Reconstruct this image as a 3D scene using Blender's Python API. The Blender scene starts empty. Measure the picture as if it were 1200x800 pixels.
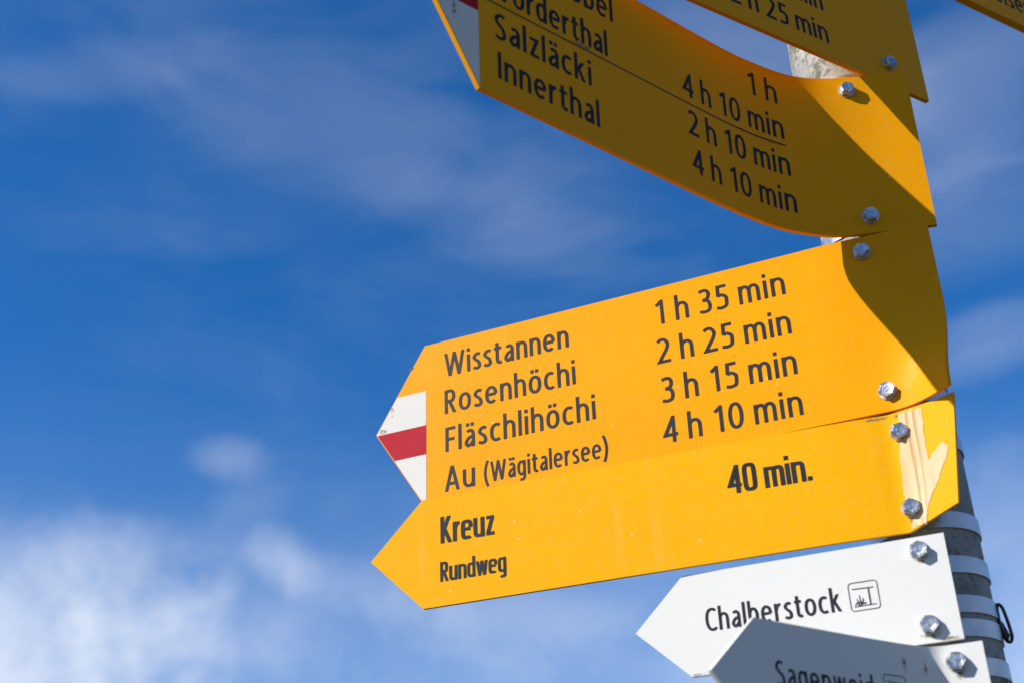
import bpy, bmesh, math, random
from mathutils import Vector, Matrix, noise as mnoise
random.seed(7)
R = math.radians
scene = bpy.context.scene
col = scene.collection

# ------------------------------------------------------------------ camera
EYE = 1.60                                     # the photographer's eye above the meadow; the signpost stands at x = y = 0
CAM = Vector((-0.3028, -0.9781, EYE))
cam = bpy.data.cameras.new('camera')
cam.sensor_width = 36.0
cam.lens = 48.29
cam.clip_start = 0.02
cam.clip_end = 30000
camo = bpy.data.objects.new('camera', cam)
col.objects.link(camo)
right = Vector((0.99909, 0.02053, -0.03740))
up = Vector((0.04267, -0.48070, 0.87585))
fwd = Vector((0.0, 0.87665, 0.48114))
camo.matrix_world = Matrix(((right.x, up.x, -fwd.x, CAM.x), (right.y, up.y, -fwd.y, CAM.y),
                            (right.z, up.z, -fwd.z, CAM.z), (0, 0, 0, 1)))
cam.dof.use_dof = True
cam.dof.focus_distance = 1.14
cam.dof.aperture_fstop = 6.3
scene.camera = camo

# ------------------------------------------------------------------ light
SUN_AZ, SUN_EL = R(-109.5), R(35.5)            # measured from +Y towards +X
sdir = Vector((math.sin(SUN_AZ) * math.cos(SUN_EL), math.cos(SUN_AZ) * math.cos(SUN_EL), math.sin(SUN_EL)))
sun = bpy.data.lights.new('sun', 'SUN')
sun.energy = 4.9
sun.angle = R(0.53)
sun.color = (1.0, 0.975, 0.915)
suno = bpy.data.objects.new('sun', sun)
suno.rotation_euler = (-sdir).to_track_quat('-Z', 'Y').to_euler()
suno.location = (0, 0, 8)
col.objects.link(suno)

world = bpy.data.worlds.new('World')
scene.world = world
world.use_nodes = True


class NT:
    """small helper around a node tree"""
    def __init__(self, tree):
        self.t = tree
        tree.nodes.clear()

    def n(self, kind, ins=None, **props):
        nd = self.t.nodes.new(kind)
        for k, v in props.items():
            setattr(nd, k, v)
        for k, v in (ins or {}).items():
            s = nd.inputs[k]
            if isinstance(v, bpy.types.NodeSocket):
                self.t.links.new(v, s)
            else:
                s.default_value = v
        return nd

    def math(self, op, a, b=0.0, clamp=False):
        return self.n('ShaderNodeMath', {0: a, 1: b}, operation=op, use_clamp=clamp).outputs[0]

    def ramp(self, fac, lo, hi, smooth=True, a=0.0, b=1.0):
        return self.n('ShaderNodeMapRange', {'Value': fac, 'From Min': lo, 'From Max': hi, 'To Min': a, 'To Max': b},
                      interpolation_type='SMOOTHSTEP' if smooth else 'LINEAR', clamp=True).outputs[0]

    def mix(self, fac, a, b, blend='MIX'):
        m = self.n('ShaderNodeMix', data_type='RGBA', blend_type=blend)
        for s, v in ((m.inputs[0], fac), (m.inputs[6], a), (m.inputs[7], b)):
            if isinstance(v, bpy.types.NodeSocket):
                self.t.links.new(v, s)
            else:
                s.default_value = v
        return m.outputs[2]

    def noise(self, vec, scale, detail=4.0, rough=0.55, dist=0.0):
        ins = {'Scale': scale, 'Detail': detail, 'Roughness': rough, 'Distortion': dist}
        if vec is not None:
            ins['Vector'] = vec
        return self.n('ShaderNodeTexNoise', ins).outputs['Fac']


SKY_STRENGTH = 0.135
w = NT(world.node_tree)
tc = w.n('ShaderNodeTexCoord')
sky = w.n('ShaderNodeTexSky', sky_type='NISHITA', sun_disc=False, sun_elevation=SUN_EL, sun_rotation=SUN_AZ,
          altitude=1400.0, air_density=1.0, dust_density=0.6, ozone_density=2.5)
hs = w.n('ShaderNodeHueSaturation', {'Hue': 0.507, 'Saturation': 1.37, 'Value': 1.0, 'Color': sky.outputs[0]})
# thin cloud, laid out by bearing and height above the horizon (degrees)
drc = tc.outputs['Generated']
sp = w.n('ShaderNodeSeparateXYZ', {0: drc})
DEG = 180 / math.pi
az = w.math('MULTIPLY', w.math('ARCTAN2', sp.outputs[0], sp.outputs[1]), DEG)
el = w.math('MULTIPLY', w.math('ARCSINE', sp.outputs[2]), DEG)
lay = w.n('ShaderNodeCombineXYZ', {0: az, 1: el, 2: 0.0}).outputs[0]


def blob(px, py, rx, ry, rot):
    m = w.n('ShaderNodeMapping', {'Vector': lay, 'Location': (px, py, 0), 'Rotation': (0, 0, R(rot)), 'Scale': (rx * 1.35, ry * 1.35, 1)}, vector_type='TEXTURE')
    ln = w.n('ShaderNodeVectorMath', {0: m.outputs[0]}, operation='LENGTH').outputs['Value']
    return w.ramp(ln, 1.0, 0.0)


fluff = w.noise(drc, 11.0, 8.0, 0.60, 0.25)
broad = w.noise(drc, 3.2, 4.0, 0.5, 0.3)
stv = w.n('ShaderNodeMapping', {'Vector': drc, 'Rotation': (0, R(-20), 0), 'Scale': (5.0, 5.0, 15.0)}).outputs[0]
streak = w.noise(stv, 1.0, 7.0, 0.58, 0.5)
# faint veil everywhere, looser cloud towards the horizon
cl = w.math('MULTIPLY', w.math('MULTIPLY', w.ramp(streak, 0.32, 0.80), w.ramp(broad, 0.35, 0.68)), 0.10)
bank = w.math('MULTIPLY', w.ramp(w.math('ADD', broad, w.math('MULTIPLY', fluff, 0.45)), 0.52, 0.92), w.ramp(el, 22.0, 5.0))
cl = w.math('ADD', cl, w.math('MULTIPLY', bank, 0.80))
# single clouds: bearing, height, half width, half height, turn, strength, grain
for cx_, cy_, rx_, ry_, ro_, k_, nz in (
        (-25.0, 16.0, 15.0, 6.6, 0, 0.64, fluff), (-19.5, 19.6, 9.0, 2.1, 5, 0.16, fluff), (-12.9, 23.9, 2.3, 1.2, -8, 0.18, fluff), (-11.6, 22.2, 2.7, 1.4, 20, 0.08, fluff),
        (-10.3, 19.9, 2.2, 1.5, -35, 0.30, fluff), (-6.8, 18.7, 6.0, 1.5, -12, 0.18, fluff), (-0.5, 17.2, 7.5, 2.2, -5, 0.17, fluff), (-13.0, 17.0, 9.0, 2.6, 0, 0.16, fluff),
        (-6.0, 37.2, 19.0, 4.2, -14, 0.075, streak), (-20.0, 38.9, 7.0, 1.6, 15, 0.08, streak), (0.2, 33.4, 10.2, 2.3, -18, 0.09, streak),
        (21.7, 26.4, 5.2, 1.9, 10, 0.20, streak), (22.8, 36.0, 6.7, 4.4, 20, 0.14, streak), (21.0, 19.9, 3.8, 3.0, 0, 0.16, fluff), (14.2, 39.0, 9.3, 4.3, -20, 0.16, streak), (21.0, 31.0, 7.0, 3.0, 0, 0.10, streak)):
    body = w.math('ADD', blob(cx_, cy_, rx_, ry_, ro_), w.math('MULTIPLY', w.math('SUBTRACT', nz, 0.5), 1.9))
    cl = w.math('ADD', cl, w.math('MULTIPLY', w.math('MULTIPLY', w.ramp(body, 0.0, 1.25), w.ramp(blob(cx_, cy_, rx_, ry_, ro_), 0.0, 0.45)), k_))
cl = w.math('ADD', cl, w.ramp(el, 27.0, 9.0, b=0.22))          # haze thickening towards the horizon
cl = w.math('MINIMUM', cl, 0.90)
cl = w.math('MULTIPLY', cl, w.ramp(el, 0.0, 6.0))
cloudcol = w.n('ShaderNodeRGB')
cloudcol.outputs[0].default_value = (4.7, 5.15, 6.1, 1)
skycol = w.mix(cl, hs.outputs[0], cloudcol.outputs[0])
bg = w.n('ShaderNodeBackground', {'Color': skycol, 'Strength': SKY_STRENGTH})
wo = w.n('ShaderNodeOutputWorld', {'Surface': bg.outputs[0]})

scene.view_settings.view_transform = 'Standard'
scene.view_settings.look = 'None'
scene.view_settings.exposure = 0.28
scene.view_settings.gamma = 1.0

# ------------------------------------------------------------------ materials
def new_mat(name):
    m = bpy.data.materials.new(name)
    m.use_nodes = True
    t = NT(m.node_tree)
    b = t.n('ShaderNodeBsdfPrincipled')
    t.n('ShaderNodeOutputMaterial', {'Surface': b.outputs[0]})
    return m, t, b


def objco(t):
    return t.n('ShaderNodeTexCoord').outputs['Object']


def link(t, a, b):
    t.t.links.new(a, b)


def paint(name, base, dark, rough=0.42, specks=0.5, fade=0.0, spec=0.05, speck=(0.86, 0.66, 0.32, 1)):
    """enamel on aluminium: slow fading, fine dust, pale droplet specks, thin run marks"""
    m, t, b = new_mat(name)
    co = objco(t)
    n1 = t.noise(co, 5.0, 5.0, 0.6)
    c = t.mix(t.ramp(n1, 0.3, 0.75), (*base, 1), (*dark, 1))
    n2 = t.noise(co, 130.0, 3.0, 0.65)
    c = t.mix(t.ramp(n2, 0.40, 0.8, b=0.02 + fade), c, speck)
    vo = t.n('ShaderNodeTexVoronoi', {'Vector': co, 'Scale': 62.0, 'Randomness': 1.0})
    sz = t.noise(co, 22.0, 2.0, 0.5)
    dot = t.math('MULTIPLY', t.ramp(vo.outputs['Distance'], 0.11, 0.05), t.ramp(sz, 0.52, 0.60))
    c = t.mix(t.math('MULTIPLY', dot, specks), c, speck)
    # vertical run marks
    st_ = t.n('ShaderNodeMapping', {'Vector': co, 'Scale': (60, 60, 3.0)}).outputs[0]
    run = t.math('MULTIPLY', t.ramp(t.noise(st_, 1.0, 3.0, 0.6), 0.60, 0.74), t.ramp(t.noise(co, 9.0, 2.0), 0.48, 0.62))
    c = t.mix(t.math('MULTIPLY', run, 0.09 * specks + 0.02), c, speck)
    link(t, c, b.inputs['Base Color'])
    r = t.ramp(t.noise(co, 40.0, 4.0, 0.6), 0.3, 0.7, a=rough - 0.06, b=rough + 0.12)
    link(t, r, b.inputs['Roughness'])
    b.inputs['Specular IOR Level'].default_value = spec
    bp = t.n('ShaderNodeBump', {'Strength': 0.05, 'Distance': 0.004, 'Height': t.noise(co, 14.0, 3.0, 0.5)})
    bp2 = t.n('ShaderNodeBump', {'Strength': 0.06, 'Distance': 0.0006, 'Height': t.noise(co, 420.0, 2.0, 0.5), 'Normal': bp.outputs[0]})
    link(t, bp2.outputs[0], b.inputs['Normal'])
    return m


M_YEL = paint('yellow_enamel', (0.89, 0.358, 0.002), (0.85, 0.332, 0.002), specks=0.35)
M_YEL_OLD = paint('weathered_yellow_enamel', (0.91, 0.425, 0.003), (0.88, 0.395, 0.003), rough=0.46, specks=0.9, fade=0.025)
M_WHITE = paint('white_enamel', (0.765, 0.745, 0.70), (0.745, 0.725, 0.68), specks=0.12, speck=(0.62, 0.60, 0.5, 1))
M_FIELD = paint('white_marking_paint', (0.72, 0.70, 0.66), (0.68, 0.66, 0.62), specks=0.5, speck=(0.42, 0.38, 0.3, 1))
M_RED = paint('red_marking_paint', (0.47, 0.014, 0.026), (0.42, 0.012, 0.024), specks=0.1, speck=(0.7, 0.4, 0.4, 1))


def plain(name, base, rough=0.5, metal=0.0, spec=0.4, var=0.25, scale=60.0, bump=0.1, dist=0.001):
    m, t, b = new_mat(name)
    co = objco(t)
    k = t.ramp(t.noise(co, scale, 5.0, 0.6), 0.3, 0.7)
    c = t.mix(k, (*[v * (1 - var) for v in base], 1), (*[min(1, v * (1 + var)) for v in base], 1))
    link(t, c, b.inputs['Base Color'])
    link(t, t.ramp(k, 0.0, 1.0, a=max(0.05, rough - 0.08), b=min(1, rough + 0.08)), b.inputs['Roughness'])
    b.inputs['Metallic'].default_value = metal
    b.inputs['Specular IOR Level'].default_value = spec
    bp = t.n('ShaderNodeBump', {'Strength': bump, 'Distance': dist, 'Height': t.noise(co, scale * 3, 4.0, 0.6)})
    link(t, bp.outputs[0], b.inputs['Normal'])
    return m


M_INK = plain('black_lettering_film', (0.026, 0.026, 0.032), 0.5, spec=0.12, var=0.15)
M_ZINC = plain('zinc_plated_steel', (0.50, 0.50, 0.52), 0.36, metal=0.92, var=0.32, scale=180.0, bump=0.5, dist=0.0006)
M_STRAP = plain('stainless_strap', (0.52, 0.53, 0.55), 0.42, metal=1.0, var=0.10, scale=50.0, bump=0.05)
M_ALU = plain('raw_aluminium_bracket', (0.50, 0.50, 0.50), 0.42, metal=0.9, var=0.15)
M_WIRE = plain('dark_rubber_coated_wire', (0.022, 0.015, 0.014), 0.42, var=0.3)

# the pole: galvanised tube, dull grey, lichen and algae in patches
M_POLE, t, b = new_mat('weathered_galvanised_tube')
co = objco(t)
n1 = t.noise(co, 26.0, 6.0, 0.62, 0.3)
c = t.mix(t.ramp(n1, 0.3, 0.7), (0.27, 0.265, 0.25, 1), (0.40, 0.385, 0.35, 1))
n2 = t.noise(co, 60.0, 6.0, 0.7, 0.5)
mask = t.math('MULTIPLY', t.ramp(n2, 0.48, 0.60), t.ramp(t.noise(co, 11.0, 3.0), 0.42, 0.58))
c = t.mix(t.math('MULTIPLY', mask, 0.8), c, (0.085, 0.085, 0.035, 1))
n3 = t.noise(co, 190.0, 4.0, 0.7)
c = t.mix(t.ramp(n3, 0.50, 0.68, b=0.55), c, (0.06, 0.06, 0.055, 1))
link(t, c, b.inputs['Base Color'])
link(t, t.ramp(n2, 0.3, 0.7, a=0.60, b=0.85), b.inputs['Roughness'])
link(t, t.ramp(mask, 0.0, 0.6, a=0.10, b=0.0), b.inputs['Metallic'])
bp = t.n('ShaderNodeBump', {'Strength': 0.5, 'Distance': 0.0012, 'Height': n3})
link(t, bp.outputs[0], b.inputs['Normal'])

# torn adhesive tape: cream, thin, a little see-through
M_TAPE = bpy.data.materials.new('cream_adhesive_tape')
M_TAPE.use_nodes = True
t = NT(M_TAPE.node_tree)
b = t.n('ShaderNodeBsdfPrincipled', {'Base Color': (0.86, 0.68, 0.42, 1), 'Roughness': 0.45, 'Specular IOR Level': 0.15})
co = objco(t)
link(t, t.mix(t.ramp(t.noise(t.n('ShaderNodeMapping', {'Vector': co, 'Scale': (260, 260, 24)}).outputs[0], 1.0, 4.0, 0.6), 0.3, 0.7), (0.84, 0.58, 0.30, 1), (0.85, 0.63, 0.37, 1)), b.inputs['Base Color'])
tr = t.n('ShaderNodeBsdfTransparent')
mx = t.n('ShaderNodeMixShader', {0: t.ramp(t.noise(t.n('ShaderNodeMapping', {'Vector': co, 'Scale': (60, 60, 14)}).outputs[0], 1.0, 3.0, 0.6), 0.3, 0.7, a=0.66, b=0.92), 1: tr.outputs[0], 2: b.outputs[0]})
t.n('ShaderNodeOutputMaterial', {'Surface': mx.outputs[0]})

def grime(name, colr, thr):
    m = bpy.data.materials.new(name)
    m.use_nodes = True
    t = NT(m.node_tree)
    b = t.n('ShaderNodeBsdfPrincipled', {'Base Color': colr, 'Roughness': 0.9, 'Specular IOR Level': 0.1})
    co = objco(t)
    at_ = t.n('ShaderNodeAttribute', attribute_name='fade').outputs['Fac']
    k = t.ramp(t.math('ADD', t.noise(co, 420.0, 5.0, 0.7), t.math('MULTIPLY', at_, 0.42)), thr, thr + 0.34, b=0.75)
    mx = t.n('ShaderNodeMixShader', {0: k, 1: t.n('ShaderNodeBsdfTransparent').outputs[0], 2: b.outputs[0]})
    t.n('ShaderNodeOutputMaterial', {'Surface': mx.outputs[0]})
    return m


M_MOSS = grime('olive_algae_film', (0.20, 0.18, 0.05, 1), 0.60)
M_DIRT = grime('grey_lichen_film', (0.22, 0.19, 0.14, 1), 0.60)

# meadow and wooded slopes around the viewpoint
M_GROUND, t, b = new_mat('meadow_and_woods')
geo = t.n('ShaderNodeNewGeometry').outputs['Position']
g1 = t.noise(geo, 0.9, 6.0, 0.65)
c = t.mix(t.ramp(g1, 0.3, 0.7), (0.048, 0.052, 0.020, 1), (0.085, 0.078, 0.032, 1))
g2 = t.noise(geo, 0.006, 6.0, 0.6)
gz = t.n('ShaderNodeSeparateXYZ', {0: geo}).outputs[2]
c = t.mix(t.math('MULTIPLY', t.ramp(g2, 0.42, 0.52), t.ramp(gz, 5.0, 40.0)), c, (0.022, 0.038, 0.018, 1))
link(t, c, b.inputs['Base Color'])
b.inputs['Roughness'].default_value = 0.95
b.inputs['Specular IOR Level'].default_value = 0.1

# ------------------------------------------------------------------ builders
def link_mesh(name, verts, faces, mat, parent=None, smooth=True):
    me = bpy.data.meshes.new(name)
    me.from_pydata([tuple(v) for v in verts], [], faces)
    me.materials.append(mat)
    if smooth:
        for p in me.polygons:
            p.use_smooth = True
    me.update()
    o = bpy.data.objects.new(name, me)
    col.objects.link(o)
    if parent:
        o.parent = parent
    return o


def link_bm(name, bm, mat, parent=None, smooth=False):
    me = bpy.data.meshes.new(name)
    bmesh.ops.recalc_face_normals(bm, faces=bm.faces)
    bm.to_mesh(me)
    bm.free()
    me.materials.append(mat)
    for p in me.polygons:
        p.use_smooth = smooth
    o = bpy.data.objects.new(name, me)
    col.objects.link(o)
    if parent:
        o.parent = parent
    return o


def thing(name, label, cat, loc=(0, 0, 0), group=None):
    o = bpy.data.objects.new(name, None)
    o.empty_display_size = 0.05
    o.location = loc
    o['label'] = label
    o['category'] = cat
    if group:
        o['group'] = group
    col.objects.link(o)
    return o


# ------------------------------------------------------------------ ground
def terrain():
    verts, faces = [(0, 0, 0)], []
    rings = [0.6, 1.5, 3, 6, 12, 25, 50, 90, 150, 240, 360, 520, 720, 950, 1250, 1650, 2200, 3000, 4200, 6000, 9000, 14000, 20000]
    NA = 120
    for r in rings:
        for k in range(NA):
            a = 2 * math.pi * k / NA
            x, y = r * math.cos(a), r * math.sin(a)
            q = min(max((r - 120) / 2600, 0), 1)
            q = q * q * (3 - 2 * q)
            hgt = q * r * (0.045 + 0.085 * (0.5 + 0.5 * mnoise.fractal(Vector((x / 1500, y / 1500, 3.1)), 1.0, 2.0, 5)))
            if r > 4200:
                hgt *= max(0, 1 - (r - 4200) / 12000)
            hgt += (0.04 * mnoise.noise(Vector((x * .7, y * .7, 0))) if 1 < r < 60 else 0)
            verts.append((x, y, hgt))
    for k in range(NA):
        faces.append((0, 1 + k, 1 + (k + 1) % NA))
    for i in range(len(rings) - 1):
        for k in range(NA):
            a, b_ = 1 + i * NA + k, 1 + i * NA + (k + 1) % NA
            faces.append((a, a + NA, b_ + NA, b_))
    o = link_mesh('ground', verts, faces, M_GROUND)
    o['kind'] = 'structure'
    o['label'] = 'grassy meadow rising to wooded slopes all around the signpost'
    return o


terrain()

# ------------------------------------------------------------------ sign plates as bent sheet
class Plate:
    """sheet between a top and a bottom edge; each edge is a plan curve (mm from the pole's axis) listed from the arrow to the butt end.
    s runs in metres from the butt end towards the arrow, d is metres below the top edge."""
    def __init__(self, top, bot, zt, zb, L, arrow, thick, dog=False, flip=False, trim=False):
        self.trim = trim                      # butt end cut aslant, its lower corner bent away
        self.zt, self.zb, self.L, self.a, self.t, self.dog = zt + EYE, zb + EYE, L, arrow, thick, dog
        self.H = zt - zb
        self.flip = flip                      # arrow points right instead of left
        self.c = [self.curve(top), self.curve(bot)]

    @staticmethod
    def curve(P):
        P = [Vector((a / 1000, b / 1000)) for a, b in P][::-1]
        P = [2 * P[0] - P[1]] + P + [2 * P[-1] - P[-2]]
        out = []
        for i in range(1, len(P) - 2):
            p0, p1, p2, p3 = P[i - 1:i + 3]
            d1 = (p2 - p1).length
            m1 = (p2 - p0) / ((p2 - p1).length + (p1 - p0).length) * d1
            m2 = (p3 - p1) / ((p3 - p2).length + (p2 - p1).length) * d1
            for k in range(16):
                q = k / 16
                out.append((2 * q**3 - 3 * q * q + 1) * p1 + (q**3 - 2 * q * q + q) * m1 + (-2 * q**3 + 3 * q * q) * p2 + (q**3 - q * q) * m2)
        out.append(P[-2])
        acc, Ls = 0.0, [0.0]
        for i in range(1, len(out)):
            acc += (out[i] - out[i - 1]).length
            Ls.append(acc)
        return out, Ls

    @staticmethod
    def on(cv, s):
        P, Ls = cv
        if s <= 0:
            return P[0] + (P[1] - P[0]).normalized() * s
        if s >= Ls[-1]:
            return P[-1] + (P[-1] - P[-2]).normalized() * (s - Ls[-1])
        lo, hi = 0, len(Ls) - 1
        while hi - lo > 1:
            mid = (lo + hi) // 2
            if Ls[mid] <= s:
                lo = mid
            else:
                hi = mid
        k = (s - Ls[lo]) / (Ls[hi] - Ls[lo])
        return P[lo].lerp(P[hi], k)

    def raw(self, s, d):
        v = d / self.H
        k = v
        if self.dog:
            q = min(max((v - 0.45) / 0.55, 0), 1)
            k = q * q * (3 - 2 * q)
        p = self.on(self.c[0], s).lerp(self.on(self.c[1], s), k)
        return Vector((p.x, p.y, self.zt - d))

    def normal(self, s, d):
        e = 0.0015
        ts = self.raw(s + e, d) - self.raw(s - e, d)
        td = self.raw(s, d + e) - self.raw(s, d - e)
        n = ts.cross(td).normalized()
        if self.flip:
            n = -n
        return n

    def at(self, s, d, off=0.0):
        p = self.raw(s, d)
        return p + self.normal(s, d) * off if off else p

    def sheet(self, parent, mat, name='plate'):
        L, a, H, t_ = self.L, self.a, self.H, self.t
        ss, s = [], 0.0
        while s < L - 1e-6:
            ss.append(s)
            s += 0.004 if s < 0.13 else 0.012
        ss.append(L)
        rows = 14
        verts, faces, colsF = [], [], []
        for layer in (0, 1):
            colsX = []
            for s in ss + [L + a * k / 4 for k in range(1, 5)]:
                q = max(0, (s - L) / a)
                cidx = []
                if q > 0.999:
                    verts.append(self.at(L + a, H / 2, -t_ * layer))
                    cidx = [len(verts) - 1] * (rows + 1)
                else:
                    for j in range(rows + 1):
                        d = H * (0.5 * q + (1 - q) * j / rows)
                        sv, dv = s, d
                        if self.trim and s < 0.0515:
                            sv = s + 0.013 * (d / H) * (1 - s / 0.0515)
                            dv = d * (1 - 0.13 * min(1, (0.0515 - sv) / 0.0385)) - 0.0016 * (1 - d / H) * max(0, 1 - s / 0.016)
                        verts.append(self.at(sv, dv, -t_ * layer if layer else 0))
                        cidx.append(len(verts) - 1)
                colsX.append(cidx)
            colsF.append(colsX)
        for layer in (0, 1):
            C = colsF[layer]
            for i in range(len(C) - 1):
                for j in range(rows):
                    f = [C[i][j], C[i + 1][j], C[i + 1][j + 1], C[i][j + 1]]
                    g = []
                    for v in f:
                        if v not in g:
                            g.append(v)
                    faces.append(tuple(g if (layer == 0) ^ self.flip else g[::-1]))
        F, B = colsF
        n = len(F)
        ring_f = [F[i][0] for i in range(n)] + [F[i][rows] for i in range(n - 2, -1, -1)] + [F[0][j] for j in range(rows - 1, 0, -1)]
        ring_b = [B[i][0] for i in range(n)] + [B[i][rows] for i in range(n - 2, -1, -1)] + [B[0][j] for j in range(rows - 1, 0, -1)]
        for i in range(len(ring_f)):
            k = (i + 1) % len(ring_f)
            faces.append((ring_f[i], ring_b[i], ring_b[k], ring_f[k]))
        org = parent.location
        o = link_mesh(name, [v - org for v in verts], faces, mat, parent)
        bm = bmesh.new()
        bm.from_mesh(o.data)
        bmesh.ops.recalc_face_normals(bm, faces=bm.faces)
        bm.to_mesh(o.data)
        bm.free()
        nside = len(ring_f)
        for p in o.data.polygons[len(o.data.polygons) - nside:]:
            p.use_smooth = False
        o.data.set_sharp_from_angle(angle=R(40))
        return o

    def patch(self, parent, poly, mat, name, off=0.00018):
        """flat print: polygon given as (s, d) in mm"""
        bm = bmesh.new()
        vs = [bm.verts.new(self.at(s / 1000, d / 1000, off) - parent.location) for s, d in poly]
        bm.faces.new(vs)
        bmesh.ops.triangulate(bm, faces=bm.faces)
        me = bpy.data.meshes.new(name)
        bm.to_mesh(me)
        bm.free()
        me.materials.append(mat)
        o = bpy.data.objects.new(name, me)
        col.objects.link(o)
        o.parent = parent
        return o


# ------------------------------------------------------------------ lettering: strokes in units of the capital height
def arc(cx, cy, rx, ry, a0, a1, p=2.25, n=14):
    out = []
    for k in range(n + 1):
        a = R(a0 + (a1 - a0) * k / n)
        cs, sn = math.cos(a), math.sin(a)
        out.append((cx + rx * math.copysign(abs(cs) ** (2 / p), cs), cy + ry * math.copysign(abs(sn) ** (2 / p), sn)))
    return out


def sm(*P, n=5):
    P = [Vector(q) for q in P]
    P = [2 * P[0] - P[1]] + P + [2 * P[-1] - P[-2]]
    out = []
    for i in range(1, len(P) - 2):
        for k in range(n):
            q = k / n
            p0, p1, p2, p3 = P[i - 1:i + 3]
            v = 0.5 * (2 * p1 + (p2 - p0) * q + (2 * p0 - 5 * p1 + 4 * p2 - p3) * q * q + (3 * p1 - p0 - 3 * p2 + p3) * q**3)
            out.append((v.x, v.y))
    out.append(tuple(P[-2]))
    return out


def glyphs(p, W):
    """p: squareness of the rounds, W: stroke width"""
    h = W / 2
    X = 0.735                                # x-height
    xt = X - h * 0.86                        # centre line of the top of the lower case
    bt = h * 0.86
    N = 0.43                                 # right stem of n
    G = {}
    dots = lambda a, b_: [[(a, 0.85), (a, 0.985)], [(b_, 0.85), (b_, 0.985)]]
    arch = lambda l, r: [(l, 0.36)] + arc((l + r) / 2, 0.44, (r - l) / 2, xt - 0.44, 180, 0, p) + [(r, 0)]
    G['i'] = ([[(h, 0), (h, X)], [(h, 0.86), (h, 1.0)]], 2 * h)
    G['l'] = ([[(h, 0), (h, 1.04)]], 2 * h)
    G['n'] = ([[(h, 0), (h, X)], arch(h, N)], N + h)
    G['h'] = ([[(h, 0), (h, 1.04)], arch(h, N)], N + h)
    G['m'] = ([[(h, 0), (h, X)], arch(h, 0.385), arch(0.385, 0.385 * 2 - h)], 0.77)
    G['u'] = ([[(N, 0), (N, X)], [(h, X)] + arc((h + N) / 2, 0.30, (N - h) / 2, 0.30 - bt, 180, 360, p) + [(N, 0.38)]], N + h)
    o = [arc(0.265, X / 2, 0.265 - h, X / 2 - bt, 0, 360, p, 28)]
    G['o'] = (o, 0.53)
    G['ö'] = (o + dots(0.165, 0.365), 0.53)
    G['c'] = ([arc(0.275, X / 2, 0.275 - h, X / 2 - bt, 55, 305, p, 20)], 0.44)
    G['e'] = ([arc(0.265, X / 2, 0.265 - h, X / 2 - bt, 2, 312, p, 24), [(h, 0.385), (0.53 - h, 0.385)]], 0.53)
    a = [[(0.44 - h, 0)] + [(0.44 - h, 0.46)] + arc(0.235, 0.47, 0.205 - h, xt - 0.47, 0, 140, p, 9),
         sm((0.44 - h, 0.425), (0.30, 0.415), (0.17, 0.36), (h, 0.20), (0.135, bt + 0.005), (0.26, 0.10), (0.44 - h, 0.23))]
    G['a'] = (a, 0.44)
    G['ä'] = (a + dots(0.135, 0.335), 0.44)
    G['s'] = ([sm((0.345, 0.635), (0.25, xt), (0.14, xt - 0.035), (h + .005, 0.53), (0.15, 0.42), (0.26, 0.335), (0.385 - h, 0.205), (0.30, 0.09), (0.17, bt - .002), (0.03, 0.105))], 0.385)
    G['t'] = ([[(0.145, 0.92), (0.145, 0.25)] + sm((0.145, 0.25), (0.165, 0.11), (0.25, bt), (0.35, 0.075)), [(0.0, xt), (0.34, xt)]], 0.35)
    G['r'] = ([[(h, 0), (h, X)], sm((h, 0.40), (0.12, 0.56), (0.21, xt - 0.01), (0.32, xt))], 0.32)
    G['k'] = ([[(h, 0), (h, 1.04)], ['D', (h + .03, 0.33), (0.37, X)], ['D', (0.17, 0.45), (0.41, 0)]], 0.48)
    G['z'] = ([[(0.03, xt), (0.40, xt)], ['D', (0.325, xt), (0.085, bt)], [(0.02, bt), (0.41, bt)]], 0.41)
    bowl = arc(0.25, X / 2, 0.25 - h, X / 2 - bt, 0, 360, p, 26)
    G['d'] = ([bowl, [(0.50 - h, 0), (0.50 - h, 1.04)]], 0.50)
    G['b'] = ([bowl, [(h, 0), (h, 1.04)]], 0.50)
    G['g'] = ([bowl, [(0.50 - h, X), (0.50 - h, -0.05)] + arc(0.26, -0.05, 0.24 - h, 0.16, 0, -125, p, 9)], 0.50)
    D = lambda *q: ['D', *q]
    G['w'] = ([D((0.07, X), (0.20, 0)), D((0.20, 0), (0.36, X)), D((0.36, X), (0.52, 0)), D((0.52, 0), (0.65, X))], 0.72)
    G['.'] = ([[(h, 0), (h, W * 0.95)]], 2 * h)
    G['('] = ([sm((0.24, 1.09), (0.13, 0.84), (h, 0.45), (0.13, 0.05), (0.24, -0.2))], 0.26)
    G[')'] = ([sm((0.02, 1.09), (0.13, 0.84), (0.26 - h, 0.45), (0.13, 0.05), (0.02, -0.2))], 0.26)
    D = lambda *q: ['D', *q]
    G['W'] = ([D((0.07, 1.0), (0.27, 0.0)), D((0.27, 0.0), (0.49, 1.0)), D((0.49, 1.0), (0.71, 0.0)), D((0.71, 0.0), (0.91, 1.0))], 0.98)
    G['V'] = ([D((0.07, 1.0), (0.30, 0.0)), D((0.30, 0.0), (0.53, 1.0))], 0.60)
    G['A'] = ([D((0.07, 0), (0.31, 1.0)), D((0.31, 1.0), (0.55, 0)), [(0.15, 0.29), (0.47, 0.29)]], 0.62)
    G['R'] = ([[(h, 0), (h, 1.0)], [(h, 1 - bt), (0.22, 1 - bt)] + arc(0.24, 0.725, 0.235 - h, 0.275 - bt, 90, -90, p, 10) + [(h, 0.45 + bt)], ['D', (0.23, 0.47), (0.44, 0)]], 0.51)
    G['F'] = ([[(h, 0), (h, 1.0)], [(h, 1 - bt), (0.43, 1 - bt)], [(h, 0.50), (0.39, 0.50)]], 0.43)
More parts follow.
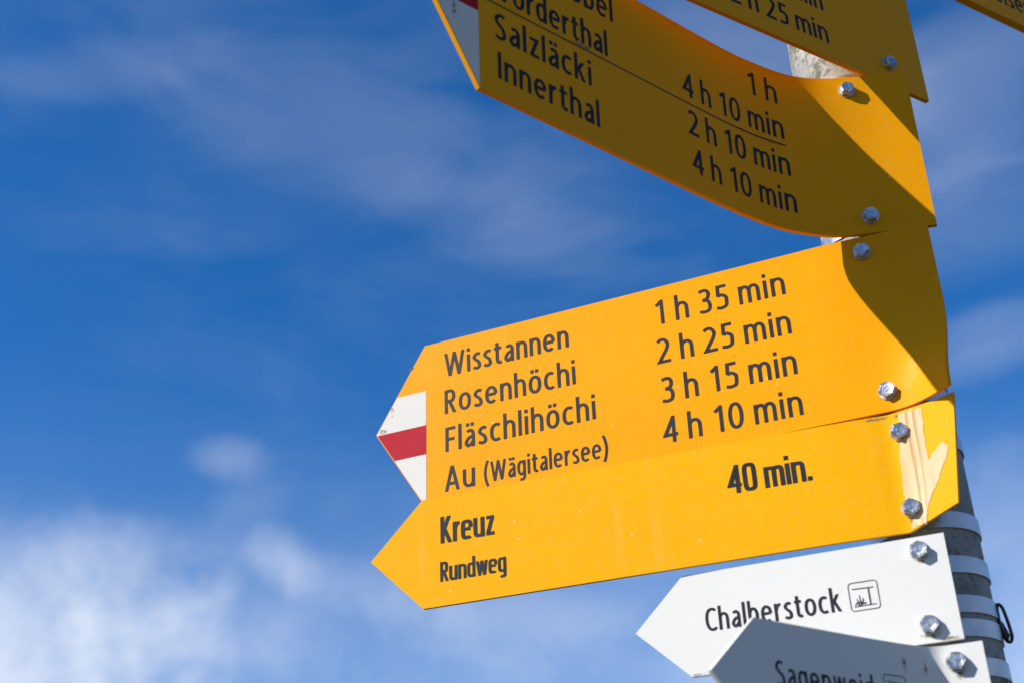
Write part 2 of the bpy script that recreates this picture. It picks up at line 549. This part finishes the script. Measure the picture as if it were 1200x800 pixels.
    G['I'] = ([[(h, 0), (h, 1.0)]], 2 * h)
    G['K'] = ([[(h, 0), (h, 1.0)], ['D', (h + .02, 0.40), (0.41, 1.0)], ['D', (0.17, 0.55), (0.45, 0)]], 0.53)
    G['S'] = ([sm((0.41, 0.90), (0.29, 1 - bt), (0.15, 0.90), (h, 0.74), (0.15, 0.59), (0.31, 0.46), (0.46 - h, 0.27), (0.34, 0.10), (0.19, bt), (0.04, 0.11))], 0.46)
    G['C'] = ([arc(0.34, 0.5, 0.34 - h, 0.5 - bt, 52, 308, p, 22)], 0.53)
    G['0'] = ([arc(0.265, 0.5, 0.265 - h, 0.5 - bt, 0, 360, p, 28)], 0.53)
    G['1'] = ([[(0.33, 0), (0.33, 1.0)], [(0.35, 0.97), (0.12, 0.775)]], 0.45)
    G['2'] = ([sm((0.05, 0.87), (0.17, 1 - bt), (0.32, 0.92), (0.49 - h, 0.74), (0.36, 0.52), (0.20, 0.27), (0.07, bt)) + [(0.50, bt)]], 0.50)
    G['3'] = ([sm((0.06, 0.90), (0.20, 1 - bt), (0.345, 0.91), (0.47 - h, 0.75), (0.34, 0.58), (0.17, 0.535)), sm((0.17, 0.535), (0.36, 0.48), (0.49 - h, 0.28), (0.37, 0.10), (0.20, bt), (0.04, 0.095))], 0.49)
    G['4'] = ([[(0.375, 0), (0.375, 1.0)], [(0.385, 0.97), (0.055, 0.29), (0.52, 0.29)]], 0.52)
    G['5'] = ([[(0.44, 1 - bt), (0.135, 1 - bt), (0.12, 0.545)], sm((0.115, 0.555), (0.25, 0.585), (0.40, 0.48), (0.48 - h, 0.30), (0.38, 0.12), (0.21, bt), (0.04, 0.09))], 0.49)
    return G


FONT = {'text': (glyphs(2.3, 0.132), 0.132, 0.135, 0.88), 'bold': (glyphs(4.5, 0.152), 0.152, 0.085, 0.80), 'small': (glyphs(2.3, 0.128), 0.128, 0.145, 0.88)}


def stroke_mesh(P, h, hy, verts, faces):
    if P[0] == 'D':                          # straight diagonal, cut off level at both ends
        a, b_ = Vector(P[1]), Vector(P[2])
        d = (b_ - a).normalized()
        k = len(verts)
        o = Vector((h * 0.96 / max(abs(d.y), 0.3), 0))
        verts.extend([a - o, a + o, b_ + o, b_ - o])
        faces.append((k, k + 1, k + 2, k + 3))
        return
    """flat ribbon along a polyline, mitred"""
    n = len(P)
    closed = n > 3 and (P[0][0] - P[-1][0]) ** 2 + (P[0][1] - P[-1][1]) ** 2 < 1e-10
    if closed:
        P = P[:-1]
        n -= 1
    base = len(verts)
    for i in range(n):
        pa = Vector(P[i - 1]) if (i or closed) else None
        pb = Vector(P[i])
        pc = Vector(P[(i + 1) % n]) if (i < n - 1 or closed) else None
        d1 = (pb - pa).normalized() if pa is not None else (pc - pb).normalized()
        d2 = (pc - pb).normalized() if pc is not None else d1
        if d1.length < .5:
            d1 = d2
        if d2.length < .5:
            d2 = d1
        n1, n2 = Vector((-d1.y, d1.x)), Vector((-d2.y, d2.x))
        m = n1 + n2
        m = m.normalized() if m.length > 1e-4 else n1
        k = h / max(m.dot(n1), 0.34)
        off = Vector((m.x * k, m.y * k * hy))
        verts.append(pb + off)
        verts.append(pb - off)
    for i in range(n if closed else n - 1):
        k = (i + 1) % n
        faces.append((base + 2 * i, base + 2 * i + 1, base + 2 * k + 1, base + 2 * k))


def lettering(plate, parent, text, s_left, width, d_base, cap, font='text', mat=None, name='lettering', slope=0.0):
    """s_left: mm of the left end of the line, width: mm, d_base: mm of the base line below the top edge, cap: mm"""
    G, W, gap, hy = FONT[font]
    pen, items = 0.0, []
    for ch in text:
        if ch == ' ':
            pen += 0.24
            continue
        g, adv = G[ch]
        items.append((pen, g))
        end = pen + adv
        pen = end + gap
    sx = (width / cap - W) / (end - W)
    verts, faces, lev = [], [], []
    for pen, g in items:
        for P in g:
            Q = [('D' if q == 'D' else (W / 2 + (q[0] + pen - W / 2) * sx, q[1])) for q in P]
            b0 = len(verts)
            stroke_mesh(Q, W / 2, hy, verts, faces)
            lev += [len(lev)] * (len(verts) - b0)
    out = []
    sg = 1 if plate.flip else -1
    for i, v in enumerate(verts):
        s = (s_left + sg * v.x * cap) / 1000
        d = (d_base - v.y * cap + slope * v.x * cap) / 1000
        out.append(plate.at(s, d, 0.00022 + 0.000012 * (lev[i] % 7)) - parent.location)
    fs = [f if not plate.flip else f[::-1] for f in faces]
    o = link_mesh(name, out, fs, mat or M_INK, parent, smooth=False)
    return o


def line_art(plate, parent, strokes, wd, name, mat=None):
    """thin drawn lines, strokes in mm (s, d)"""
    verts, faces = [], []
    for P in strokes:
        stroke_mesh(P, wd / 2, 1.0, verts, faces)
    out = [plate.at(v.x / 1000, v.y / 1000, 0.00022 + 0.00001 * (i % 5)) - parent.location for i, v in enumerate(verts)]
    return link_mesh(name, out, faces, mat or M_INK, parent, smooth=False)


# ------------------------------------------------------------------ bolts, straps, brackets
def hex_bolt_mesh():
    bm = bmesh.new()
    r = 0.0066
    prof = [(r, 0.0), (r, 0.0038), (r * 0.88, 0.0047)]
    ringsv = []
    for rr, z in prof:
        ringsv.append([bm.verts.new((rr * math.cos(R(60 * k)), rr * math.sin(R(60 * k)), z)) for k in range(6)])
    for i in range(2):
        for k in range(6):
            bm.faces.new((ringsv[i][k], ringsv[i][(k + 1) % 6], ringsv[i + 1][(k + 1) % 6], ringsv[i + 1][k]))
    # dished top with a raised grade mark
    dish = [bm.verts.new((r * 0.62 * math.cos(R(60 * k)), r * 0.62 * math.sin(R(60 * k)), 0.0044)) for k in range(6)]
    for k in range(6):
        bm.faces.new((ringsv[2][k], ringsv[2][(k + 1) % 6], dish[(k + 1) % 6], dish[k]))
    bm.faces.new(dish)
    for (x, y, wx, wy) in ((-0.0016, 0.0003, 0.0006, 0.0034), (0.0012, 0.0008, 0.0024, 0.0006), (0.0014, -0.0010, 0.0006, 0.0026)):
        bmesh.ops.create_cube(bm, size=1, matrix=Matrix.Translation((x, y, 0.0045)) @ Matrix.Diagonal((wx, wy, 0.0006, 1)))
    bmesh.ops.bevel(bm, geom=[e for e in bm.edges if e.calc_length() > 0.004], offset=0.0005, segments=2, affect='EDGES')
    bmesh.ops.recalc_face_normals(bm, faces=bm.faces)
    me = bpy.data.meshes.new('bolt')
    bm.to_mesh(me)
    bm.free()
    me.materials.append(M_ZINC)
    return me


def washer_mesh():
    bm = bmesh.new()
    n = 28
    prof = [(0.0040, 0.0014), (0.0040, 0.0), (0.0070, 0.0), (0.0072, 0.0004), (0.0070, 0.0013)]
    V = [[bm.verts.new((r * math.cos(2 * math.pi * k / n), r * math.sin(2 * math.pi * k / n), z)) for k in range(n)] for r, z in prof]
    for i in range(len(prof)):
        a, b_ = V[i], V[(i + 1) % len(prof)]
        for k in range(n):
            bm.faces.new((a[k], a[(k + 1) % n], b_[(k + 1) % n], b_[k]))
    bmesh.ops.recalc_face_normals(bm, faces=bm.faces)
    me = bpy.data.meshes.new('washer')
    bm.to_mesh(me)
    bm.free()
    me.materials.append(M_ZINC)
    return me


BOLT, WASHER = hex_bolt_mesh(), washer_mesh()


def add_bolt(plate, parent, s, d, turn):
    p = plate.at(s / 1000, d / 1000)
    n = plate.normal(s / 1000 + (0.016 if plate.trim else 0), d / 1000)      # seated square on its bracket
    q = n.to_track_quat('Z', 'Y')
    o = bpy.data.objects.new('bolt', BOLT)
    o.location = p + n * 0.0012 - parent.location
    o.rotation_mode = 'QUATERNION'
    o.rotation_quaternion = q @ Matrix.Rotation(R(turn), 3, 'Z').to_quaternion()
    o.parent = parent
    col.objects.link(o)
    wsh = bpy.data.objects.new('washer', WASHER)
    wsh.parent = o
    wsh.location = (0, 0, -0.0012)
    col.objects.link(wsh)
    return p, n


POLE_R = 0.038
post = thing('signpost', 'round grey galvanised steel post, weathered and strapped with bright metal bands', 'signpost')


def tube(name, profile, mat, parent, n=64):
    """lathe about the z axis, closed profile of (r, z)"""
    verts, faces = [], []
    m = len(profile)
    for k in range(n):
        a = 2 * math.pi * k / n
        for r, z in profile:
            verts.append((r * math.cos(a), r * math.sin(a), z))
    for k in range(n):
        for i in range(m - 1):
            a, b_ = k * m + i, ((k + 1) % n) * m + i
            faces.append((a, b_, b_ + 1, a + 1))
    o = link_mesh(name, verts, faces, mat, parent)
    o.data.set_sharp_from_angle(angle=R(35))
    return o


prof = [(POLE_R, -0.35)] + [(POLE_R + 0.00015 * math.sin(7 * z), z * 0.05) for z in range(0, 55)] + [(POLE_R, 2.72)]
tube('pole', prof, M_POLE, post)
tube('cap', [(0.0, 2.7335), (0.030, 2.731), (0.0395, 2.724), (0.0405, 2.715), (0.0405, 2.700), (0.0383, 2.700)], M_ALU, post)


def strap(z, wd=0.0125):
    z += EYE
    r0, r1 = POLE_R + 0.0002, POLE_R + 0.0016
    return tube('strap', [(r0, z - wd / 2), (r1, z - wd / 2), (r1, z + wd / 2), (r0, z + wd / 2)], M_STRAP, post)


def bracket(p, n, t_):
    """saddle block between the post and the back of a plate"""
    a = math.atan2(n.y, n.x)
    bm = bmesh.new()
    inner, outer = POLE_R + 0.0018, (p.x * math.cos(a) + p.y * math.sin(a)) - t_ - 0.0004
    hw, hh = 0.013, 0.0085
    pts = []
    for k in range(9):
        y = -hw + 2 * hw * k / 8
        pts.append((math.sqrt(inner ** 2 - y * y), y))
    pts += [(outer, hw), (outer, -hw)]
    lo = [bm.verts.new((x, y, -hh)) for x, y in pts]
    hi = [bm.verts.new((x, y, hh)) for x, y in pts]
    bm.faces.new(lo[::-1])
    bm.faces.new(hi)
    for k in range(len(pts)):
        j = (k + 1) % len(pts)
        bm.faces.new((lo[k], lo[j], hi[j], hi[k]))
    lat = -p.x * math.sin(a) + p.y * math.cos(a)
    bm.transform(Matrix.Translation((0, 0, p.z)) @ Matrix.Rotation(a, 4, 'Z') @ Matrix.Translation((0, lat * 0.3, 0)))
    return link_bm('bracket', bm, M_ALU, post)


def make_sign(label, cat, plate, mat, bolts):
    loc = plate.at(bolts[-1][0] / 1000, plate.H, -plate.t)
    o = thing('direction_sign', label, cat, loc)
    plate.sheet(o, mat)
    for k, (s, d) in enumerate(bolts):
        p, n = add_bolt(plate, o, s, d, 17 + 23 * k + 7 * len(label))
        bracket(p, n, plate.t)
    return o


def white_red_white(plate, o, d0, d1, d2, edge, with_top=True):
    """trail marking in the arrow head: white, red and white bars cut off along the arrow's edges (mm)"""
    L, a, H = plate.L * 1000, plate.a * 1000, plate.H * 1000
    lim = lambda d: L + a * (d if d < H / 2 else H - d) / (H / 2) - 0.9
    def bar(da, db, mat, name):
        P = [(edge, da), (lim(da), da)]
        if da < H / 2 < db:
            P.append((lim(H / 2), H / 2))
        P += [(lim(db), db), (edge, db)]
        plate.patch(o, P, mat, name)
    bar(d0, d1, M_FIELD, 'white_marking')
    bar(d1, d2, M_RED, 'red_marking')
    bar(d2, H - 1.0, M_FIELD, 'white_marking')


# --- the sign with the four destinations
P3 = Plate([(-381.5, 106.2), (-203.7, 31.4), (-74.7, -22.8), (-47.0, -34.5), (2.2, -52.2), (29.5, -62.8)],
           [(-381.5, 106.2), (-203.7, 31.4), (-74.7, -22.8), (-32.5, -40.2), (-17.9, -46.8), (-6.1, -56.5), (3.3, -69.8), (11.4, -85.6)],
           0.5941, 0.4393, 0.4444, 0.0488, 0.003, dog=True)
sg = make_sign('yellow arrow sign with four destinations and white red white tip, reading Wisstannen to Au', 'trail sign', P3, M_YEL, [(53.3, 14.2), (53.1, 138.3)])
white_red_white(P3, sg, 45.2, 78.3, 106.0, 443.5)
for txt, s, wd, d in (('Wisstannen', 425.2, 118.6, 35.8), ('Rosenhöchi', 425.3, 122.8, 72.0), ('Fläschlihöchi', 425.0, 138.2, 108.1), ('Au', 425.9, 28.3, 144.6),
                      ('1 h 35 min', 229.6, 111.8, 35.6), ('2 h 25 min', 229.9, 112.1, 71.8), ('3 h 15 min', 229.6, 111.8, 107.6), ('4 h 10 min', 230.4, 112.6, 143.0)):
    lettering(P3, sg, txt, s, wd, d, 22.8)
lettering(P3, sg, '(Wägitalersee)', 389.2, 111.0, 144.0, 18.0, 'small')

# --- the sign under it
E4 = [(-382.8, 84.7), (-205.1, 20.7), (-73.4, -26.7), (-36.0, -38.9), (-24.0, -42.6), (-13.0, -50.8), (5.8, -65.3), (17.6, -74.5)]
P4 = Plate(E4, E4, 0.4371, 0.3437, 0.4332, 0.0470, 0.003, trim=True)
sg4 = make_sign('plain yellow arrow sign reading Kreuz Rundweg with torn tape at its bent end', 'trail sign', P4, M_YEL_OLD, [(45.7, 16.2), (47.6, 76.0)])
lettering(P4, sg4, 'Kreuz', 417.3, 47.6, 41.0, 22.9, 'bold')
lettering(P4, sg4, 'Rundweg', 418.0, 57.0, 73.4, 16.6, 'bold')
lettering(P4, sg4, '40 min.', 177.6, 63.6, 41.8, 23.0, 'bold')

# --- the white sign
P5 = Plate([(-182.3, 17.9), (-111.4, -10.0), (-2.9, -52.6)], [(-182.3, 17.9), (-111.4, -10.0), (-2.9, -52.6)], 0.3390, 0.2624, 0.1927, 0.0400, 0.003)
sg5 = make_sign('white arrow sign in full sun reading Chalberstock, with a small shelter symbol', 'trail sign', P5, M_WHITE, [(18.7, 10.5), (20.7, 64.3)])
lettering(P5, sg5, 'Chalberstock', 178.3, 99.7, 45.1, 17.4, 'small')


def icon(plate, o, s0, d0, sz):
    """fireplace and shelter pictogram in a rounded frame; s0, d0 = upper left corner"""
    q = sz / 100.0
    T = lambda P: [(s0 - x * q, d0 + y * q) for x, y in P]
    fr = []
    for cx, cy, a0 in ((88, 12, -90), (88, 88, 0), (12, 88, 90), (12, 12, 180)):
        fr += [(cx + 12 * math.cos(R(a0 + 22.5 * k)), cy + 12 * math.sin(R(a0 + 22.5 * k))) for k in range(5)]
    fr.append(fr[0])
    line_art(plate, o, [T(fr)], 0.55, 'symbol_frame')
    line_art(plate, o, [T([(12, 22), (86, 24)])], 0.65, 'symbol_roof')
    line_art(plate, o, [T([(68, 24), (68, 84)])], 1.0, 'symbol_post')
    line_art(plate, o, [T([(12, 85), (88, 84)])], 0.55, 'symbol_ground')
    fl = [[(14, 80), (34, 68), (52, 80)], [(20, 70), (34, 80)], [(46, 66), (36, 80)], [(36, 80), (34, 46)], [(30, 78), (24, 58)], [(40, 78), (46, 58)], [(26, 82), (54, 74)]]
    line_art(plate, o, [T(f) for f in fl], 0.65, 'symbol_fire')


icon(P5, sg5, 72.0, 26.2, 20.5)

# --- the bent white sign below
E6 = [(-158.1, -132.4), (-85.2, -82.4), (-45.4, -56.8), (-33, -50.5), (-22, -47.5), (-8, -51.5), (7.2, -57.2)]
P6 = Plate(E6, E6, 0.2590, 0.1824, 0.1920, 0.0406, 0.003)
sg6 = make_sign('bent white arrow sign, mostly in shade, reading Sagenweid', 'trail sign', P6, M_WHITE, [(19.1, 12.1), (19.4, 65.0)])
lettering(P6, sg6, 'Sagenweid', 178.9, 86.6, 42.0, 16.6, 'small')
icon(P6, sg6, 82.0, 23.2, 20.4)

# --- the curved yellow sign above
P2 = Plate([(-305, -249.5), (-194.1, -158.1), (-116.1, -93.7), (-84.9, -72.3), (-65.2, -61.1), (-50, -55), (-30.9, -51.6), (5.5, -52.3), (40.9, -57)],
           [(-317.3, -250), (-206.7, -157.5), (-134.1, -97.2), (-103, -73.5), (-78.7, -58.8), (-46.1, -47.8), (-25.2, -47), (1.3, -50.6), (39.3, -57)],
           0.7513, 0.5951, 0.4269, 0.0490, 0.0038)
sg2 = make_sign('curved yellow arrow sign bent forward into shade, listing Salzläcki and Innerthal', 'trail sign', P2, M_YEL, [(50.9, 14.3), (49.7, 140.9)])
white_red_white(P2, sg2, 34.0, 64.0, 91.4, 427.0)
for txt, s, wd, d in (('obel', 339.5, 43.0, 35.5), ('Vorderthal', 409.5, 105.2, 71.5), ('Salzläcki', 412.5, 90.0, 107.0), ('Innerthal', 410.4, 93.8, 140.6),
                      ('1 h', 148.6, 32.6, 34.2), ('4 h 10 min', 224.0, 110.4, 69.0), ('2 h 10 min', 221.6, 109.6, 104.4), ('4 h 10 min', 220.4, 110.0, 139.0)):
    lettering(P2, sg2, txt, s, wd, d, 22.6)
line_art(P2, sg2, [[(424 - k * 31.1, 77.0 - k * 0.2) for k in range(11)]], 1.1, 'divider_line')

# --- the straight yellow sign at the top
E1 = [(-343.6, -277.2), (-158.4, -158.5), (74.0, -9.6)]
P1 = Plate(E1, E1, 0.9030, 0.7550, 0.4600, 0.0490, 0.0038)
sg1 = make_sign('straight yellow sign in shade above the curved one, showing 2 h 25 min', 'trail sign', P1, M_YEL, [(45.4, 22.0), (45.4, 125.2)])
lettering(P1, sg1, '2 h 25 min', 222.5, 107.6, 130.8, 22.6)
lettering(P1, sg1, 'min', 148.8, 34.4, 94.0, 22.6)

# --- the yellow sign at the very top, pointing the other way
E0 = [(384.0, 178.2), (197.6, 61.3), (-5.7, -66.2)]
P0 = Plate(E0, E0, 1.0570, 0.9070, 0.4200, 0.0490, 0.0075, flip=True)
sg0 = make_sign('shaded yellow sign pointing the opposite way from all the others', 'trail sign', P0, M_YEL, [(40.0, 22.0), (40.0, 125.0)])
lettering(P0, sg0, 'eisen', 227.5, 54.0, 131.5, 22.6)

# --- algae and dirt below bolts and along edges: thin irregular films, strongest at their centre
def film(plate, parent, s0, d0, rs, rd, mat, name='grime_film'):
    verts, faces, fade = [plate.at(s0 / 1000, d0 / 1000, 0.0001) - parent.location], [], [1.0]
    n = 18
    for j in (0.5, 1.0):
        for k in range(n):
            a = 2 * math.pi * k / n
            q = j * (0.8 + 0.35 * mnoise.noise(Vector((math.cos(a) * 1.3, math.sin(a) * 1.3, s0 * 0.37))))
            s = min(max(s0 + rs * q * math.cos(a), 0.4), (plate.L + plate.a) * 1000)
            d = min(max(d0 + rd * q * math.sin(a), 0.4), plate.H * 1000 - 0.4)
            lim = plate.L + plate.a * (1 - abs(d / 1000 - plate.H / 2) / (plate.H / 2))
            verts.append(plate.at(min(s / 1000, lim - 0.0006), d / 1000, 0.00030) - parent.location)
            fade.append(1.0 - j)
    for k in range(n):
        faces.append((0, 1 + k, 1 + (k + 1) % n))
        faces.append((1 + k, 1 + n + k, 1 + n + (k + 1) % n, 1 + (k + 1) % n))
    o = link_mesh(name, verts, faces, mat, parent, smooth=False)
    at_ = o.data.attributes.new('fade', 'FLOAT', 'POINT')
    for i, f in enumerate(fade):
        at_.data[i].value = f
    return o


for pl, o, s0, d0, rs, rd, mt in (
        (P5, sg5, 18.9, 17.0, 6, 6, M_MOSS), (P5, sg5, 20.8, 71.5, 13, 5, M_MOSS), (P5, sg5, 8.0, 75.0, 12, 3, M_MOSS), (P5, sg5, 188.0, 75.6, 12, 2.2, M_DIRT),
        (P6, sg6, 18.5, 20.0, 6, 8, M_MOSS), (P6, sg6, 60, 14, 5, 9, M_DIRT), (P6, sg6, 42, 17, 3, 10, M_DIRT),
        (P4, sg4, 47.0, 84.0, 7, 6, M_DIRT), (P4, sg4, 59, 2.0, 26, 2.2, M_DIRT), (P4, sg4, 46.0, 22.5, 5, 5, M_DIRT), (P4, sg4, 45.0, 3.0, 6, 3, M_MOSS),
        (P3, sg, 486.5, 75.5, 7, 5, M_DIRT), (P3, sg, 477, 57, 3, 9, M_DIRT), (P3, sg, 53, 20.0, 5, 5, M_DIRT), (P3, sg, 53, 144.5, 5, 5, M_DIRT), (P3, sg, 462, 20, 5, 4, M_DIRT),
        (P2, sg2, 448, 100, 4, 14, M_DIRT), (P2, sg2, 49.6, 147.5, 5, 6, M_DIRT), (P2, sg2, 51, 20, 5, 5, M_DIRT), (P2, sg2, 330, 74.0, 24, 3.0, M_DIRT)):
    film(pl, o, s0, d0, rs, rd, mt)

# --- steel straps round the post
for z in (1.030, 0.932, 0.879, 0.758, 0.737, 0.612, 0.580, 0.456, 0.4210, 0.3542, 0.3203, 0.2912, 0.2740, 0.2467, 0.194):
    strap(z)


# --- dark wire loop hanging on a strap, right side of the post
def pipe(name, pts, r, mat, parent, n=8, closed=False):
    verts, faces = [], []
    P = [Vector(p) for p in pts]
    m = len(P)
    for i in range(m):
        a = P[i - 1] if (i or closed) else P[i]
        c_ = P[(i + 1) % m] if (i < m - 1 or closed) else P[i]
        tg = (c_ - a).normalized()
        u = tg.cross(Vector((0.3, 0.9, 0.1))).normalized()
        v = tg.cross(u)
        for k in range(n):
            an = 2 * math.pi * k / n
            verts.append(P[i] + (u * math.cos(an) + v * math.sin(an)) * r)
    for i in range(m if closed else m - 1):
        j = (i + 1) % m
        for k in range(n):
            faces.append((i * n + k, i * n + (k + 1) % n, j * n + (k + 1) % n, j * n + k))
    if not closed:
        faces.append(tuple(range(n))[::-1])
        faces.append(tuple((m - 1) * n + k for k in range(n)))
    return link_mesh(name, verts, faces, mat, parent)


LP = [(38.2, -16.2, 293.5), (39.8, -15.0, 296.6), (42.4, -14.8, 294.6), (43.7, -15.3, 287.2), (44.6, -15.6, 279.0), (44.9, -15.7, 273.0),
      (43.8, -15.4, 269.6), (41.8, -14.6, 269.3), (39.6, -15.4, 272.5), (38.3, -16.2, 280.0), (37.9, -16.4, 287.0)]
crv = []
for i in range(len(LP)):
    q0, q1, q2, q3 = [Vector(LP[(i + k - 1) % len(LP)]) for k in range(4)]
    for k in range(4):
        h_ = k / 4
        crv.append((0.5 * (2 * q1 + (q2 - q0) * h_ + (2 * q0 - 5 * q1 + 4 * q2 - q3) * h_ * h_ + (3 * q1 - q0 - 3 * q2 + q3) * h_**3)) / 1000 + Vector((0.0004, 0, EYE)))
pipe('wire_loop', [v + Vector((-0.0024, 0, 0)) for v in crv], 0.00125, M_WIRE, post, closed=True)
bm = bmesh.new()
lo = [bm.verts.new(Vector(v) / 1000 + Vector((-0.0020, -0.0008, EYE))) for v in ((36.6, -19.6, 284), (40.0, -17.4, 282.0), (42.8, -17.4, 273), (41.0, -17.2, 268.8), (38.2, -18.2, 274))]
hi = [bm.verts.new(v.co + Vector((0.0004, 0.0028, 0))) for v in lo]
bm.faces.new(lo)
bm.faces.new(hi[::-1])
for k in range(5):
    bm.faces.new((lo[k], hi[k], hi[(k + 1) % 5], lo[(k + 1) % 5]))
link_bm('buckle', bm, M_WIRE, post)
# long weld of the tube
vs, fs = [], []
aw = math.atan2(-0.978, -0.303) - math.asin(0.60)
for k in range(28):
    z = 0.02 + k * 0.1
    for da, dr in ((-0.028, -0.0002), (-0.012, 0.0005), (0.012, 0.0005), (0.028, -0.0002)):
        vs.append(((POLE_R + dr) * math.cos(aw + da), (POLE_R + dr) * math.sin(aw + da), min(z, 2.698)))
for k in range(27):
    for i in range(3):
        fs.append((4 * k + i, 4 * k + i + 1, 4 * k + i + 5, 4 * k + i + 4))
link_mesh('weld_seam', vs, fs, M_POLE, post)

# --- torn tape on the bent end of the plain yellow sign
def tape(plate, parent, pairs, ncol, ridges, name, jag):
    """strip of tape: pairs of (s, d) mm across its width, row by row; ridges = folds standing up along it"""
    rows = []
    for i in range(len(pairs) - 1):
        (a0, b0), (a1, b1) = pairs[i], pairs[i + 1]
        for k in range(6):
            q = k / 6
            rows.append(((a0[0] + (a1[0] - a0[0]) * q, a0[1] + (a1[1] - a0[1]) * q), (b0[0] + (b1[0] - b0[0]) * q, b0[1] + (b1[1] - b0[1]) * q)))
    rows.append(pairs[-1])
    verts, faces = [], []
    for i, (a, b_) in enumerate(rows):
        for k in range(ncol + 1):
            q = k / ncol
            s, d = a[0] + (b_[0] - a[0]) * q, a[1] + (b_[1] - a[1]) * q
            if k in (0, ncol):
                s += 0.8 * mnoise.noise(Vector((i * 0.43, k, 5.5)))
            if i in (0, len(rows) - 1):
                d += jag * mnoise.noise(Vector((k * 0.9, i, 1.7)))
            u = i / (len(rows) - 1)
            lift = 0.30 + 0.12 * mnoise.noise(Vector((s * 0.25, d * 0.08, 2.0)))
            for c0, c1, amp, wd in ridges:
                cen = c0 + (c1 - c0) * u + 0.5 * math.sin(u * 7 + c0)
                lift += amp * math.exp(-((s - cen) / wd) ** 2) * (0.6 + 0.4 * math.sin(3.1 * u + c0))
            verts.append(plate.at(s / 1000, min(d, plate.H * 1000 - 0.5) / 1000, lift / 1000) - parent.location)
    n = ncol + 1
    for i in range(len(rows) - 1):
        for k in range(ncol):
            faces.append((i * n + k, i * n + k + 1, (i + 1) * n + k + 1, (i + 1) * n + k))
    return link_mesh(name, verts, faces, M_TAPE, parent)


tape(P4, sg4, [((44.5, 1.6), (25.7, 2.6)), ((44.6, 10), (26.2, 12)), ((45.3, 20), (27.6, 24)), ((48.6, 33), (28.0, 39)), ((49.8, 48), (26.5, 50)),
               ((50.7, 63), (25.5, 62)), ((50.0, 70), (31.5, 72)), ((46.8, 78), (35.0, 78)), ((47.2, 84), (37.0, 84)), ((50.8, 91.0), (38.3, 89.6))],
     34, [(38.5, 42.0, 1.0, 1.3), (33.0, 37.5, 0.8, 1.1), (28.5, 33.0, 0.35, 1.0)], 'torn_tape', 2.0)
tape(P4, sg4, [((15.6, 33.5), (11.9, 38.0)), ((20.0, 37.0), (15.0, 46.0)), ((25.5, 41.0), (20.0, 54.5)), ((28.5, 50.0), (26.0, 64.0)), ((32.0, 62.0), (33.5, 75.0))],
     8, [(20, 32, 0.3, 2.0)], 'torn_tape', 2.5)
